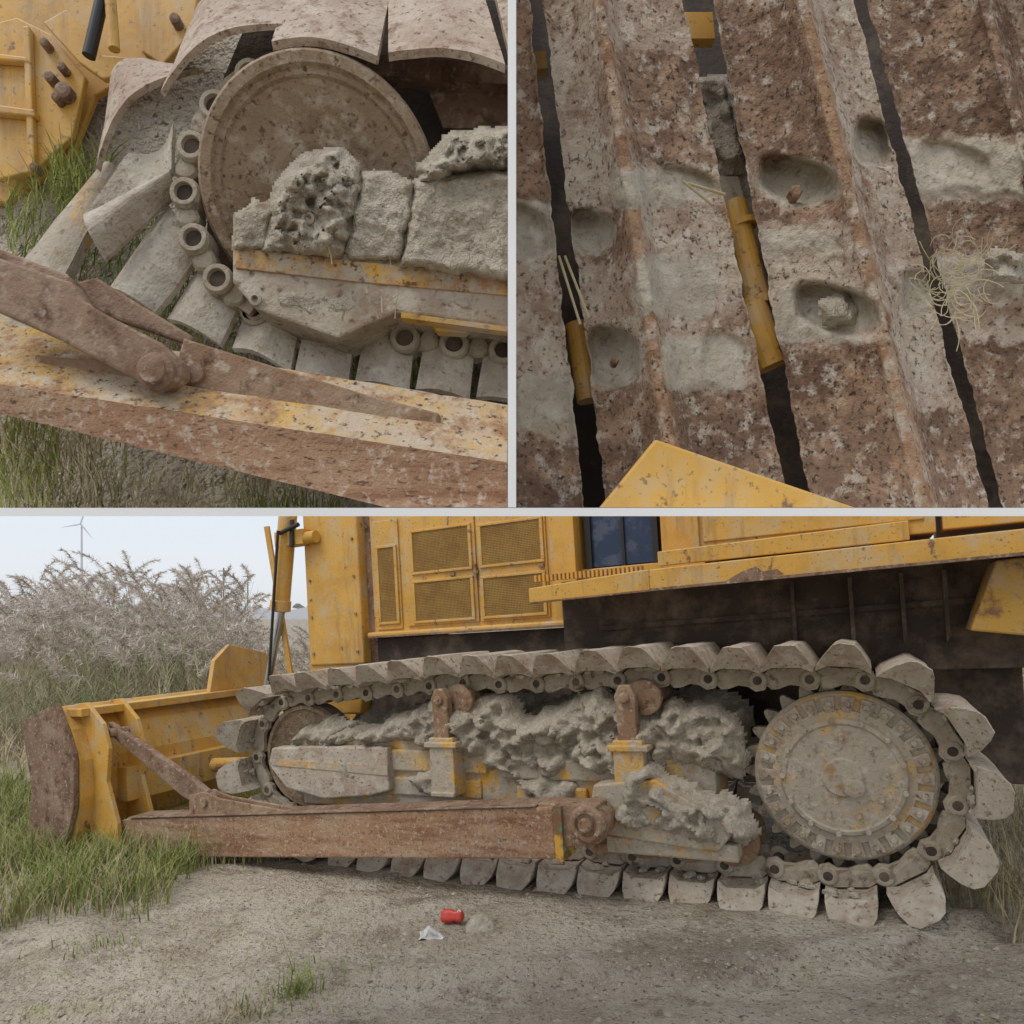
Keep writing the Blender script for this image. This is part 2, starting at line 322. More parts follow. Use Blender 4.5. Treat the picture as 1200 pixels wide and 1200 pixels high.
b=B(); b.prism([(5.2,-.55,1.10),(5.2,-.62,1.38),(5.2,-.8,1.52),(5.2,-1.25,1.42),(5.2,-1.45,1.10)],(.05,0,0)); b.obj('blade_spill_guard',dz,m_yel,bevel=.004)
b=B(); b.cyl((4.9,-.3,.5),(3.3,-.42,.55),.06); b.obj('inner_brace_arm',dz,m_yeld)
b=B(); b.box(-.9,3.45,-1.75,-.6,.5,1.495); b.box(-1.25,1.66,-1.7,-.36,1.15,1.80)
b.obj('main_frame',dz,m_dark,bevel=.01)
b=B(); b.box(1.70,3.36,-1.75,-.57,1.50,2.62); b.box(1.6,3.4,-.63,-.52,1.50,1.545);b.box(1.72,1.80,-.6,-.54,1.5,2.6)
b.box(3.43,3.98,-1.85,-.5,1.30,2.66); b.uz([(3.43,1.35),(3.98,1.35),(3.98,1.05),(3.8,.9),(3.5,.9)],-.7,-.52)
b.uz([(3.98,2.66),(3.98,1.05),(4.03,1.05),(4.03,2.66)],-.62,-.56)
b.obj('engine_hood',dz,m_yel,bevel=.015)
b=B(); b.box(3.36,3.43,-1.7,-.6,1.3,2.6); b.box(1.62,3.38,-.515,-.51,1.5,1.515); b.obj('hood_rust_gap',dz,m_brace)
b=B()
for z in(1.4,1.7,2.0,2.3): b.cyl((3.48,-.5,z),(3.48,-.488,z),.012,6); b.cyl((3.93,-.5,z),(3.93,-.488,z),.012,6)
b.obj('hood_bolts',dz,m_rust)
b=B(); gr=B(); gb=B()
def door(u0,u1,z0,z1,gs):
    b.box(u0,u1,-.57,-.555,z0,z1)
    for a0,a1,c0,c1 in gs:
        gb.box(a0,a1,-.556,-.5535,c0,c1)
        for (p0,p1,q0,q1) in((a0-.025,a1+.025,c1,c1+.02),(a0-.025,a1+.025,c0-.02,c0),(a0-.025,a0,c0,c1),(a1,a1+.025,c0,c1)): b.box(p0,p1,-.555,-.538,q0,q1)
        k=int((c1-c0)/.012)
        for i in range(k):
            z=c0+(c1-c0)*(i+.5)/k; gr.box(a0,a1,-.5530,-.546,z-.0035,z+.0035)
        kk=int((a1-a0)/.012)
        for i in range(kk):
            u=a0+(a1-a0)*(i+.5)/kk; gr.box(u-.0035,u+.0035,-.5525,-.5465,c0,c1)
door(2.40,3.03,1.575,2.42,[(2.45,2.94,1.985,2.29),(2.45,2.94,1.61,1.90)])
door(1.83,2.385,1.575,2.42,[(1.87,2.34,1.985,2.27),(1.87,2.34,1.61,1.885)])
door(3.08,3.32,1.56,2.42,[(3.12,3.27,1.62,2.2)])
b.obj('hood_doors',dz,m_yel,bevel=.004); gr.obj('hood_grilles',dz,m_grille); gb.obj('hood_grille_backs',dz,m_gback)
b=B()
for u in(1.87,2.40,2.6): b.box(u-.02,u+.02,-.553,-.535,1.93,1.955)
b.box(2.39,2.405,-.55,-.53,1.9,2.0); b.obj('door_latches',dz,m_rust)
b=B()
b.uz([(1.72,1.66),(1.72,1.75),(1.0,1.80),(.95,1.80),(.95,1.68)],-.02,.03); b.uz([(1.72,1.73),(1.72,1.75),(.95,1.80),(.95,1.78)],-.6,-.02)
b.uz([(.95,1.68),(.95,1.80),(-1.3,1.84),(-1.3,1.72)],-.03,.03); b.uz([(.95,1.78),(.95,1.80),(-1.3,1.84),(-1.3,1.82)],-.6,-.03)
b.uz([(.90,1.815),(.90,1.90),(-.38,1.93),(-.38,1.83)],-.02,.01)
b.box(-.50,.70,-.6,-.03,1.86,2.5); b.box(-1.3,-.53,-.6,-.035,1.87,2.4)
b.box(-.45,.64,-.03,-.018,1.93,2.45)
b.box(1.56,1.72,-.62,-.40,1.78,2.6); b.box(.73,1.0,-.62,-.5,1.8,2.6); b.box(1.0,1.56,-.62,-.5,1.78,1.88)
b.box(.66,.70,-.03,0,1.86,2.5)
b.obj('fender_and_side_boxes',dz,m_yel,bevel=.008)
b=B()
b.uz([(1.72,1.655),(1.72,1.662),(.95,1.682),(.95,1.675)],-.02,.034); b.uz([(.95,1.675),(.95,1.69),(-1.3,1.73),(-1.3,1.715)],-.025,.034)
b.uz([(.52,1.70),(.44,1.74),(.36,1.765),(.33,1.735),(.25,1.74),(.22,1.71),(.3,1.70)],.0,.0315)
b.obj('fender_rusted_edge',dz,m_brace)
b=B()
for i in range(26): b.box(1.0+i*.027,1.0+i*.027+.014,-.05,.0,1.79+.0,1.83)
b.obj('step_grip_teeth',dz,m_yel)
b=B(); b.box(1.02,1.52,-.6,-.53,1.89,2.9); b.obj('cab_door_glass',dz,m_glass)
b=B(); b.box(1.02,1.06,-.54,-.5,1.88,2.9); b.box(1.48,1.52,-.54,-.5,1.88,2.9); b.box(1.25,1.27,-.54,-.51,1.88,2.9); b.obj('cab_door_frame',dz,m_black)
b=B(); b.box(.1,1.6,-1.75,-.64,1.83,3.1); b.obj('cab_body',dz,m_yel,bevel=.02)
b=B(); b.uz([(-.75,1.70),(-.62,1.36),(-1.0,1.30),(-1.4,1.72)],-1.9,-.1);b.obj('rear_tank',dz,m_yeld,bevel=.01)
b=B()
for u in(-.55,-.35,-.1,.2): b.uz([(u,1.68),(u+.02,1.68),(u+.02,1.30),(u,1.34)],-.36,-.26)
b.uz([(-.95,1.5),(1.4,1.46),(1.4,1.49),(-.95,1.53)],-.36,-.335)
b.obj('fender_brackets',dz,m_dark)
b=B(); b.uz([(-1.0,1.5),(-1.6,1.45),(-1.75,1.1),(-1.6,.8),(-1.45,1.1),(-1.0,1.15)],-1.5,-1.0); b.obj('ripper_mount',dz,m_yeld,bevel=.01)
b=B(); b.lathe((4.08,-.45,2.6),(.14,0,-.8),[(.075,0),(.075,.75),(.085,.76),(.085,.84),(.05,.85)],24); b.cyl((3.8,-.45,2.35),(4.2,-.45,2.35),.05); b.box(3.9,4.2,-.55,-.4,2.3,2.42); b.obj('lift_cylinder_barrel',dz,m_yel)
b=B(); b.cyl((4.2,-.45,1.8),(4.55,-.45,.7),.032); b.obj('lift_cylinder_rod',dz,m_chrome)
b=B(); b.cyl((4.0,-.40,2.5),(4.0,-.38,2.28),.02); b.cyl((3.9,-.36,2.45),(4.1,-.36,2.4),.018); b.cyl((4.1,-.34,2.42),(4.3,-.36,1.2),.012); b.obj('hydraulic_hoses',dz,m_black)
b=B(); b.prism([(4.34,-.5,2.5),(4.39,-.5,2.5),(4.2,-.5,1.2),(4.15,-.5,1.2)],(0,.02,0)); b.obj('guard_strip',dz,m_yel)
# ------------------------------------------------------------ vegetation
def blade_geo(b,x,y,z,h,wd,lean,ang,rise=Vector((0,0,1)),segs=3):
    d=Vector((math.cos(ang),math.sin(ang),0)); s=Vector((-d.y,d.x,0))
    vs=[];p=Vector((x,y,z))
    for i in range(segs+1):
        t=i/segs; q=p+rise*(h*(t-.25*lean*t*t))+d*(h*lean*t*t); w=wd*(1-t)+.0006
        vs+= [q-s*w,q+s*w]
    b.add(vs,[(2*i,2*i+1,2*i+3,2*i+2) for i in range(segs)])
def field(name,n,pos,h,m,wd=.004):
    b=B()
    for _ in range(n):
        x,y=pos(); z=g(x,y)-.01
        blade_geo(b,x,y,z,h*random.uniform(.4,1.1),wd*random.uniform(.7,1.4),random.uniform(.1,1.0),random.uniform(0,6.28))
    return b.obj(name,None,m,clean=False)
def leftpos(thin=.12,cut=-.25):
    def f():
        while True:
            x=random.uniform(-6.5,-1.1); y=random.uniform(3.2,8)
            lim=-1.35-(5.2-y)*.9 if y<5.2 else -1.25
            e=lim+.8*noise.noise(Vector((x*1.3,y*1.3,2)))
            if x<e-abs(random.gauss(0,.30)) and (noise.noise(Vector((x*2.6,y*2.6,0)))>cut or random.random()<thin): return x,y
    return f
field('grass',20000,leftpos(.15,-.05),.32,m_green,.0037)
field('dry_grass',16000,leftpos(.4,-.3),.27,m_dry,.003)
def disc(cx,cy,r,rr=None):
    def f():
        a=random.random()*6.28; q=abs(random.gauss(0,.5))*r; return cx+q*math.cos(a)*1.5,cy+q*math.sin(a)
    return f
field('grass_tuft',130,disc(-.93,3.13,.2),.13,m_green,.003)
field('grass_tuft',90,disc(-1.1,3.0,.16),.08,m_dry,.003)
field('grass_tuft',60,disc(-2.1,3.7,.2),.09,m_green,.003)
field('dry_grass',320,lambda:(random.uniform(-1.8,-.2),random.uniform(2.6,3.8)),.05,m_dry,.0025)
def rp():
    y=random.uniform(3.9,8); return random.uniform(2.15,2.05+y*.45)+ (y-3.9)*.3 ,y
field('dry_grass',3800,rp,.38,m_dry,.003)
field('dry_grass',420,lambda:(random.uniform(2.2,2.7),random.uniform(3.2,3.9)),.28,m_dry,.003)
def farp():
    y=random.uniform(8,26); return random.uniform(-.95*y,-.12*y),y
field('dry_grass',12000,farp,.5,m_dry,.010)
b=B(); bl=B()
def reed(x,y,H):
    z=g(x,y); lx=random.gauss(-.04,.13); ly=random.gauss(0,.1)
    p0=Vector((x,y,z)); p1=Vector((x+lx*H,y+ly*H,z+H))
    s=Vector((.005,0,0)); bl.add([p0-s,p0+s,p1+s*.4,p1-s*.4],[(0,1,2,3)])
    for k in range(12):
        t=random.uniform(.1,.8); q=p0.lerp(p1,t); a=random.random()*6.28; L=random.uniform(.25,.6)
        e=q+Vector((math.cos(a)*L*.6,math.sin(a)*L*.4,random.uniform(.05,.5))); bl.add([q-Vector((.009,0,0)),q+Vector((.009,0,0)),e],[(0,1,2)])
    D=Vector((random.choice((-1,-1,1))*random.uniform(.2,.8),random.uniform(-.3,.3),random.uniform(.5,1.2))).normalized(); PL=random.uniform(.45,.85)
    for k in range(170):
        t=random.random(); q=p1+D*(PL*t)-Vector((-.15*D.x,0,.35*t*t*PL)); r=.085*(1.05-t*.75)*(.5+min(.5,t*2))
        e=q+Vector((random.gauss(0,r),random.gauss(0,r),random.gauss(-.05,r)))+D*.07; v=Vector((random.gauss(0,.005),0,random.gauss(0,.005)))
        b.add([q-v,q+v,e],[(0,1,2)])
for _ in range(560):
    y=random.uniform(9.5,14.5); x=random.uniform(-.74,-.37)*y; hh=1
    if random.random()<.12: x=random.uniform(-.38,-.22)*y; hh=.7
    px=x/y; reed(x,y,(2.3-1.9*abs(px+.54)**1.2)*random.uniform(.5,1.0)*hh*y/12)
for _ in range(60):
    y=random.uniform(7,11); reed(random.uniform(.68,.85)*y,y,random.uniform(.9,1.6))
b.obj('reeds',None,m_reed,clean=False); bl.obj('reed_stems_and_leaves',None,m_reedl,clean=False)
b=B()
for i in range(260):
    x=-420+i*3.2+random.uniform(-1,1); y=330+random.uniform(0,20); h=random.uniform(2.5,6)
    b.lathe((x,y,-1),(0,0,1),[(2.5,0),(3,h*.4),(2,h*.8),(.5,h)],6)
b.obj('tree_line',None,m_far)
b=B()
for i in range(7):
    x=-85+i*9.5; b.prism([(x,150,-.6),(x+8.6,150,-.6),(x+8.6,150,1.3),(x+4.3,150,2.1),(x,150,1.3)],(0,22,0))
b.obj('greenhouse_sheds',None,m_shed)
b=B(); b.lathe((-178,300,-1),(0,0,1),[(.6,0),(.3,38)],12); hub=Vector((-178,299,37))
for k in range(3):
    a=math.radians(70+120*k); d=Vector((math.cos(a),0,math.sin(a))); s=Vector((-d.z,0,d.x)); b.prism([hub-s*.2,hub+s*.2,hub+d*2+s*.35,hub+d*8,hub+d*2-s*.2],(0,.3,0))
b.obj('wind_turbine',None,m_shed)
for x,y_ in((-47.7,120),(-51,140),(-74,160)):
    b=B(); b.cyl((x,y_,-.5),(x,y_,8.5),.12,8); b.box(x-.9,x+.9,y_-.05,y_+.05,7.9,8.05); b.box(x-.6,x+.6,y_-.05,y_+.05,7.2,7.3); b.obj('utility_pole',None,m_far)
x,y=-.31,3.75; z=g(x,y)
b=B(); b.lathe((x-.05,y,z+.03),(1,-.3,.12),[(.026,0),(.031,.008),(.033,.05),(.024,.07),(.031,.1),(.025,.112)],24,lambda r,a:r*(1+.12*math.sin(3*a))); b.obj('crushed_tin_can',None,m_red,smooth=True)
b=surf(lambda i,j:(-.46+.13*i,3.55+.09*j,g(-.4,3.6)+.05*math.sin(i*3.14)*math.sin(j*3.14)),24,20,.018,20); b.obj('plastic_bag',None,m_plas,smooth=True,clean=False)
b=surf(lambda i,j:(-.24+.17*i,3.62+.12*j,g(-.15,3.7)-.01+.07*math.sin(i*3.14)*math.sin(j*3.14)),24,20,.01,14); b.obj('mud_clod',None,m_mud,smooth=True,clean=False)
# ============================================================ raised display stand with two full relief sets
CL=[]
D0=1.7
def P(x,y,w=0):
    Y=D0-w*.002; return Vector(((x-600)/850*Y, Y, 1.5+(715-y)/850*Y))
st=empty('display_stand')
k=.1353
b=B(); y0,y1=1.40,2.36
b.add([(-2.2,y0,1.5+k*y0-.008),(2.2,y0,1.5+k*y0-.008),(2.2,y1,1.5+k*y1-.008),(-2.2,y1,1.5+k*y1-.008),(-2.2,y0,1.5+k*y0+.008),(2.2,y0,1.5+k*y0+.008),(2.2,y1,1.5+k*y1+.008),(-2.2,y1,1.5+k*y1+.008)],
 [(0,3,2,1),(4,5,6,7),(0,1,5,4),(1,2,6,5),(2,3,7,6),(3,0,4,7)])
b.obj('shelf',st,m_white)
b=B(); b.prism([(-.008,y0,1.5+k*y0+.009),(-.008,y1,1.5+k*y1+.009),(-.008,y1,3.6),(-.008,y0,2.9)],(.016,0,0)); b.obj('divider',st,m_white)
b=B(); b.box(-2.2,2.2,y1+.003,y1+.02,1.5+k*y1-.01,3.6); b.obj('back_board',st,m_white)
def reg(o): CL.append(o); return o
def plate(b,q,bulge=0,thick=10,nu=10,nv=10,amp=1.5,curve=None):
    A,Bq,C,Dq=[P(*p) for p in q]; nrm=(Bq-A).cross(Dq-A).normalized()
    if nrm.y>0: nrm=-nrm
    top=[];bot=[]
    for i in range(nu+1):
        for j in range(nv+1):
            u=i/nu;v=j/nv; p=A.lerp(Bq,u).lerp(Dq.lerp(C,u),v)
            h=bulge*.002*math.sin(v*math.pi)+amp*.002*fbm(p,14,3)
            top.append(p+nrm*h); bot.append(p+nrm*(h-thick*.002))
    n=len(top); fs=[]
    for i in range(nu):
        for j in range(nv):
            a=i*(nv+1)+j; fs.append((a,a+nv+1,a+nv+2,a+1)); fs.append((n+a,n+a+1,n+a+nv+2,n+a+nv+1))
    for i in range(nu):
        a=i*(nv+1); c=a+nv+1; fs.append((a,n+a,n+c,c)); a+=nv; c+=nv; fs.append((a,c,n+c,n+a))
    for j in range(nv):
        a=j; fs.append((a,a+1,n+a+1,n+a)); a=nu*(nv+1)+j; fs.append((a,n+a,n+a+1,a+1))
    b.add(top+bot,fs)
def flat(b,poly,w,th):
    f=[P(x,y,w) for x,y in poly]; r=[p+Vector((0,th*.002,0)) for p in f]; n=len(poly)
    b.add(f+r,[tuple(range(n)),tuple(range(n,2*n))[::-1]]+[(i,(i+1)%n,n+(i+1)%n,n+i) for i in range(n)])
Yv=Vector((0,-1,0))
# ---------------- left set
uc=empty('crawler_undercarriage')
b=B(); nn=60
for i in range(nn+1):
    for j in range(nn+1):
        x=-90+700*i/nn; y=-60+680*j/nn; w=-235+135*(j/nn)+12*fbm((x*.01,y*.01,0),1.5)
        b.v.append(tuple(P(x,y,w)))
b.f=[(i*(nn+1)+j,(i+1)*(nn+1)+j,(i+1)*(nn+1)+j+1,i*(nn+1)+j+1) for i in range(nn) for j in range(nn)]
reg(b.obj('soil_bank',uc,m_ground,smooth=True,clean=False))
b=B(); flat(b,[(300,0),(620,0),(620,330),(420,380),(240,320),(250,120)],-75,60); reg(b.obj('chassis_side',uc,m_dark))
b=B(); flat(b,[(330,55),(620,78),(620,100),(330,80)],-30,20); flat(b,[(500,100),(620,108),(620,150),(520,150)],-50,10); reg(b.obj('chassis_rail',uc,m_brace))
c=P(376,222,0)
ax=(P(376,222,40)-c+Vector((-.008,0,.012))).normalized()
b=B(); r=.002
b.lathe(c,ax,[(120*r,-60*r),(136*r,-45*r),(137*r,-5*r),(133*r,3*r),(122*r,4*r),(118*r,-3*r),(113*r,-4*r),(110*r,-9*r),(60*r,-16*r),(50*r,-10*r),(20*r,-8*r)],120)
reg(b.obj('idler_wheel',uc,m_idler,bevel=.001))
b=B(); hb=B()
def lobe(x,y,w,rad):
    b.lathe(P(x,y,w),Yv,[(rad*1.02*r,-30*r),(rad*r,-2*r),(rad*.88*r,3*r),(rad*.60*r,3*r),(rad*.54*r,-8*r)],22)
    hb.lathe(P(x,y,w-3),Yv,[(rad*.55*r,-3*r),(rad*.55*r,0)],14)  # dark disc paints the shade inside the pin hole
ch=[]
for i in range(17):
    a=math.radians(92+i*9.9); ch.append((376+160*math.cos(a),222-160*math.sin(a)))
for i in range(12): ch.append((300+i*29,366+i*5.2 if i<6 else 392+(i-5)*3.5))
for i,(x,y) in enumerate(ch):
    up=14 if 2<i<15 else -6
    if i%2: lobe(x,y,up,18)
    else: b.lathe(P(x,y,up-8),Yv,[(14*r,-20*r),(14*r,-2*r),(11*r,2*r),(4*r,3*r)],12,lambda rr,a:rr*(1+.08*math.sin(a*3)))
    if i+1<len(ch):
        x2,y2=ch[i+1]; d=Vector((x2-x,y2-y)); 
        if d.length>60: continue
        nr=Vector((-d.y,d.x)).normalized()*(13 if i%2 else 9); flat(b,[(x+nr.x,y+nr.y),(x2+nr.x,y2+nr.y),(x2-nr.x,y2-nr.y),(x-nr.x,y-nr.y)],up-10,24)
reg(b.obj('chain_links',uc,m_chain,bevel=.001)); reg(hb.obj('chain_pin_hole_shade',uc,m_dark))
b=B()
plate(b,[(188,108,10),(232,5,-60),(350,-20,-60),(330,28,30)],22,7)
plate(b,[(318,48,45),(345,-30,-40),(462,-30,-40),(442,66,45)],10,9)
plate(b,[(455,62,45),(455,-30,-40),(560,-30,-40),(592,76,45)],10,9)
plate(b,[(600,74,45),(575,-30,-40),(700,-30,-40),(720,80,45)],10,9)
plate(b,[(112,196,-20),(128,120,-60),(190,72,-60),(232,80,-10)],26,7)
reg(b.obj('upper_track_shoes',uc,mat('dusty_shoe_steel',(.45,.36,.285),[((.34,.235,.17),4,.44,.64),((.54,.46,.37),12,.46,.66),((.24,.15,.10),20,.54,.70),((.15,.09,.06),70,.57,.72)],bump=.6,bscale=50)))
b=B()
plate(b,[(98,252,20),(150,178,-10),(202,144,10),(200,198,10)],-16,7)
plate(b,[(98,252,20),(200,198,10),(208,226,-8),(122,304,20)],14,6)
plate(b,[(128,338,-10),(196,238,-25),(236,296,-10),(182,366,0)],16,8)
plate(b,[(196,374,-10),(236,308,-25),(290,334,-15),(258,404,0)],14,8)
plate(b,[(272,408,-8),(292,352,-30),(352,372,-25),(340,436,0)],14,8)
for i in range(5):
    x=350+i*71; plate(b,[(x-5,438+i*9,0),(x+8,376+i*5,-30),(x+66,384+i*5,-30),(x+58,450+i*9,0)],8,8)
reg(b.obj('lower_track_shoes',uc,mat('mud_caked_shoe',(.45,.395,.315),[((.34,.275,.21),5,.44,.66),((.54,.49,.40),14,.46,.66),((.24,.17,.12),60,.58,.74)],bump=.8,bscale=40)))
b=B()
plate(b,[(26,306,-40),(120,190,-60),(140,196,-60),(76,322,-30)],6,14)
plate(b,[(-20,360,-30),(20,300,-40),(80,322,-30),(40,410,-10)],4,14)
reg(b.obj('blade_side_rail',uc,m_yelm))
G=[(272,250),(300,236),(340,232),(480,235),(620,240),(620,388),(505,370),(462,366),(396,396),(300,362),(272,330)]
b=B(); flat(b,G,38,70); reg(b.obj('idler_guard_box',uc,mat('muddy_guard_plate',(.40,.335,.255),[((.30,.215,.145),5,.44,.64),((.50,.44,.35),12,.48,.66),((.17,.11,.07),40,.56,.72)],bump=.7,bscale=50),bevel=.006))
b=B(); flat(b,[(276,290),(430,307),(620,326),(620,348),(420,330),(276,314)],41,12); reg(b.obj('guard_painted_band',uc,mat('guard_paint',(.58,.33,.07),[(MUD,7,.40,.52),((.36,.21,.10),20,.46,.62),((.15,.08,.04),50,.56,.68)],bump=.5),bevel=.002))
b=B(); flat(b,[(470,366),(620,386),(620,392),(470,372)],44,14); flat(b,[(500,372),(560,378),(545,390),(512,388)],30,14)
reg(b.obj('guard_edge',uc,m_yeld))
RS=2.5
reg(relief([(306,296),(312,240),(330,200),(362,178),(398,172),(420,192),(428,220),(408,305),(360,302)],38,24,20,16,3.2,RS,8,rag=6,crack=3,cell=12).obj('mud_lump',uc,m_mud,smooth=True,clean=False))
reg(relief([(274,292),(274,252),(298,236),(320,246),(316,296)],36,14,10,6,3,RS).obj('mud_on_guard_corner',uc,m_mud,smooth=True,clean=False))
reg(relief([(402,308),(412,250),(424,202),(452,200),(484,214),(486,250),(470,308)],36,14,10,6,3,RS,4,crack=1.5).obj('mud_on_guard_middle',uc,m_mud,smooth=True,clean=False))
reg(relief([(468,314),(476,262),(488,212),(510,204),(620,196),(620,332)],40,20,12,6,3,RS,4,crack=1.5).obj('mud_on_guard_side',uc,m_mud,smooth=True,clean=False))
reg(relief([(486,222),(492,196),(520,158),(560,150),(620,146),(620,206),(560,200),(520,216)],34,36,20,22,4,RS,12,rag=8,crack=3,cell=16).obj('mud_heap',uc,m_mud,smooth=True,clean=False))
reg(relief([(300,356),(380,384),(455,360),(500,362),(560,372),(560,340),(430,345),(300,325)],36,3,14,5,4,RS).obj('mud_film_on_guard',uc,m_mud,smooth=True,clean=False))
b=B(); 
for (x,y) in((362,258),(300,352)): b.lathe(P(x,y,56 if y<300 else 38),Yv,[(7*r,0),(7*r,4*r),(4*r,5*r),(3*r,1*r)],14)
reg(b.obj('guard_bolts',uc,m_chain))
b=B()
plate(b,[(-60,368,40),(640,482,55),(640,549,118),(-60,441,118)],0,14,40,8,1.2)
reg(b.obj('push_beam_top',uc,mat('beam_top_paint',(.56,.35,.11),[((.50,.40,.29),5,.40,.56),((.33,.19,.10),11,.46,.60),((.53,.46,.36),26,.52,.66),(RUSTD,60,.57,.70)],bump=.6,bscale=60)))
b=B()
plate(b,[(-60,441,119),(640,549,119),(640,640,112),(-60,470,112)],0,20,60,10,1)
reg(b.obj('push_beam_side',uc,mat('beam_face_rust',(.40,.24,.145),[((.47,.32,.21),4,.42,.64),((.26,.135,.075),9,.46,.66,(.22,1,3)),((.54,.42,.32),50,.54,.70),((.15,.08,.05),90,.56,.70,(.5,1,1.4))],bump=.8,bscale=80),bevel=.004))
b=B(); flat(b,[(215,396),(330,432),(430,462),(515,484),(518,506),(430,500),(300,470),(200,446)],88,14); flat(b,[(40,415),(130,424),(210,448),(300,480),(515,512),(515,518),(290,492),(180,462),(40,430)],86,8)
reg(b.obj('beam_stiffening_rib',uc,m_rust,bevel=.004))
b=B(); flat(b,[(-30,292),(84,330),(98,352),(120,366),(190,402),(214,424),(214,440),(196,454),(172,452),(60,392),(-30,352)],120,20)
flat(b,[(88,330),(112,324),(150,348),(226,394),(222,404),(130,372),(100,358)],84,12)
flat(b,[(-30,280),(80,322),(84,334),(-30,298)],110,30)
reg(b.obj('tilt_brace',uc,m_brace,bevel=.006))
b=B(); b.lathe(P(184,437,121),Yv,[(19*r,-4*r),(19*r,5*r),(14*r,7*r),(13*r,12*r),(5*r,13*r)],24); b.lathe(P(226,436,96),Yv,[(11*r,-4*r),(11*r,1*r),(6*r,2*r)],20); reg(b.obj('brace_pin',uc,m_brace))
b=B(); flat(b,[(-20,-20),(235,-20),(222,40),(196,86),(150,90),(112,112),(86,176),(40,214),(10,236),(-20,240)],-165,10)
flat(b,[(-20,30),(20,20),(60,40),(100,90),(84,160),(40,200),(-20,214)],-140,10); flat(b,[(50,26),(78,10),(98,36),(120,64),(164,68),(168,84),(120,92),(92,72)],-120,10); flat(b,[(160,-10),(232,-10),(226,36),(190,76),(166,60)],-140,12)
flat(b,[(-20,60),(30,66),(34,72),(-20,68)],-128,12); flat(b,[(-20,120),(40,128),(40,136),(-20,130)],-128,12); flat(b,[(26,30),(34,30),(40,190),(32,196)],-130,10)
reg(b.obj('blade_frame',uc,m_yel,bevel=.004))
b=B()
for x,y,q in((74,106,11),(58,90,7),(66,114,6),(72,78,6),(150,78,7),(40,196,6),(205,22,7),(52,50,6)): b.lathe(P(x,y,-128),Yv,[(q*r,-12*r),(q*r,2*r),(q*.6*r,4*r)],16)
reg(b.obj('blade_frame_bolts',uc,m_brace))
b=B(); b.cyl(P(124,-20,-95),P(104,66,-95),.016); reg(b.obj('hydraulic_rod',uc,m_black))
b=B(); b.cyl(P(128,-20,-90),P(134,58,-90),.014); reg(b.obj('hydraulic_pipe',uc,m_yel))
def bayg(name,n,regs,m,h,wd):
    b=B()
    for _ in range(n):
        x0,x1,ya,yb,w=random.choice(regs); x=random.uniform(x0,x1); y=random.uniform(ya,yb); p=P(x,y,w+random.uniform(-20,20))
        blade_geo(b,p.x,p.y,p.z,h*random.uniform(.4,1.2),wd,random.uniform(.2,1.1),random.uniform(0,6.28))
    reg(b.obj(name,uc,m,clean=False))
bayg('grass_behind_track',1500,[(5,110,215,320,-110),(90,240,260,400,-100),(60,130,190,260,-120),(410,500,420,470,-60),(140,300,330,430,-90)],m_green,.09,.0016)
bayg('grass_under_beam',700,[(-10,150,520,620,-20),(0,70,500,600,20),(280,400,590,625,-20)],m_green,.07,.0014)
bayg('dry_grass_under_beam',900,[(0,400,560,625,-10),(0,120,505,600,10)],m_dry,.08,.0013)
bayg('dry_straw_on_guard',22,[(385,470,290,380,44)],m_dry,.06,.0009)
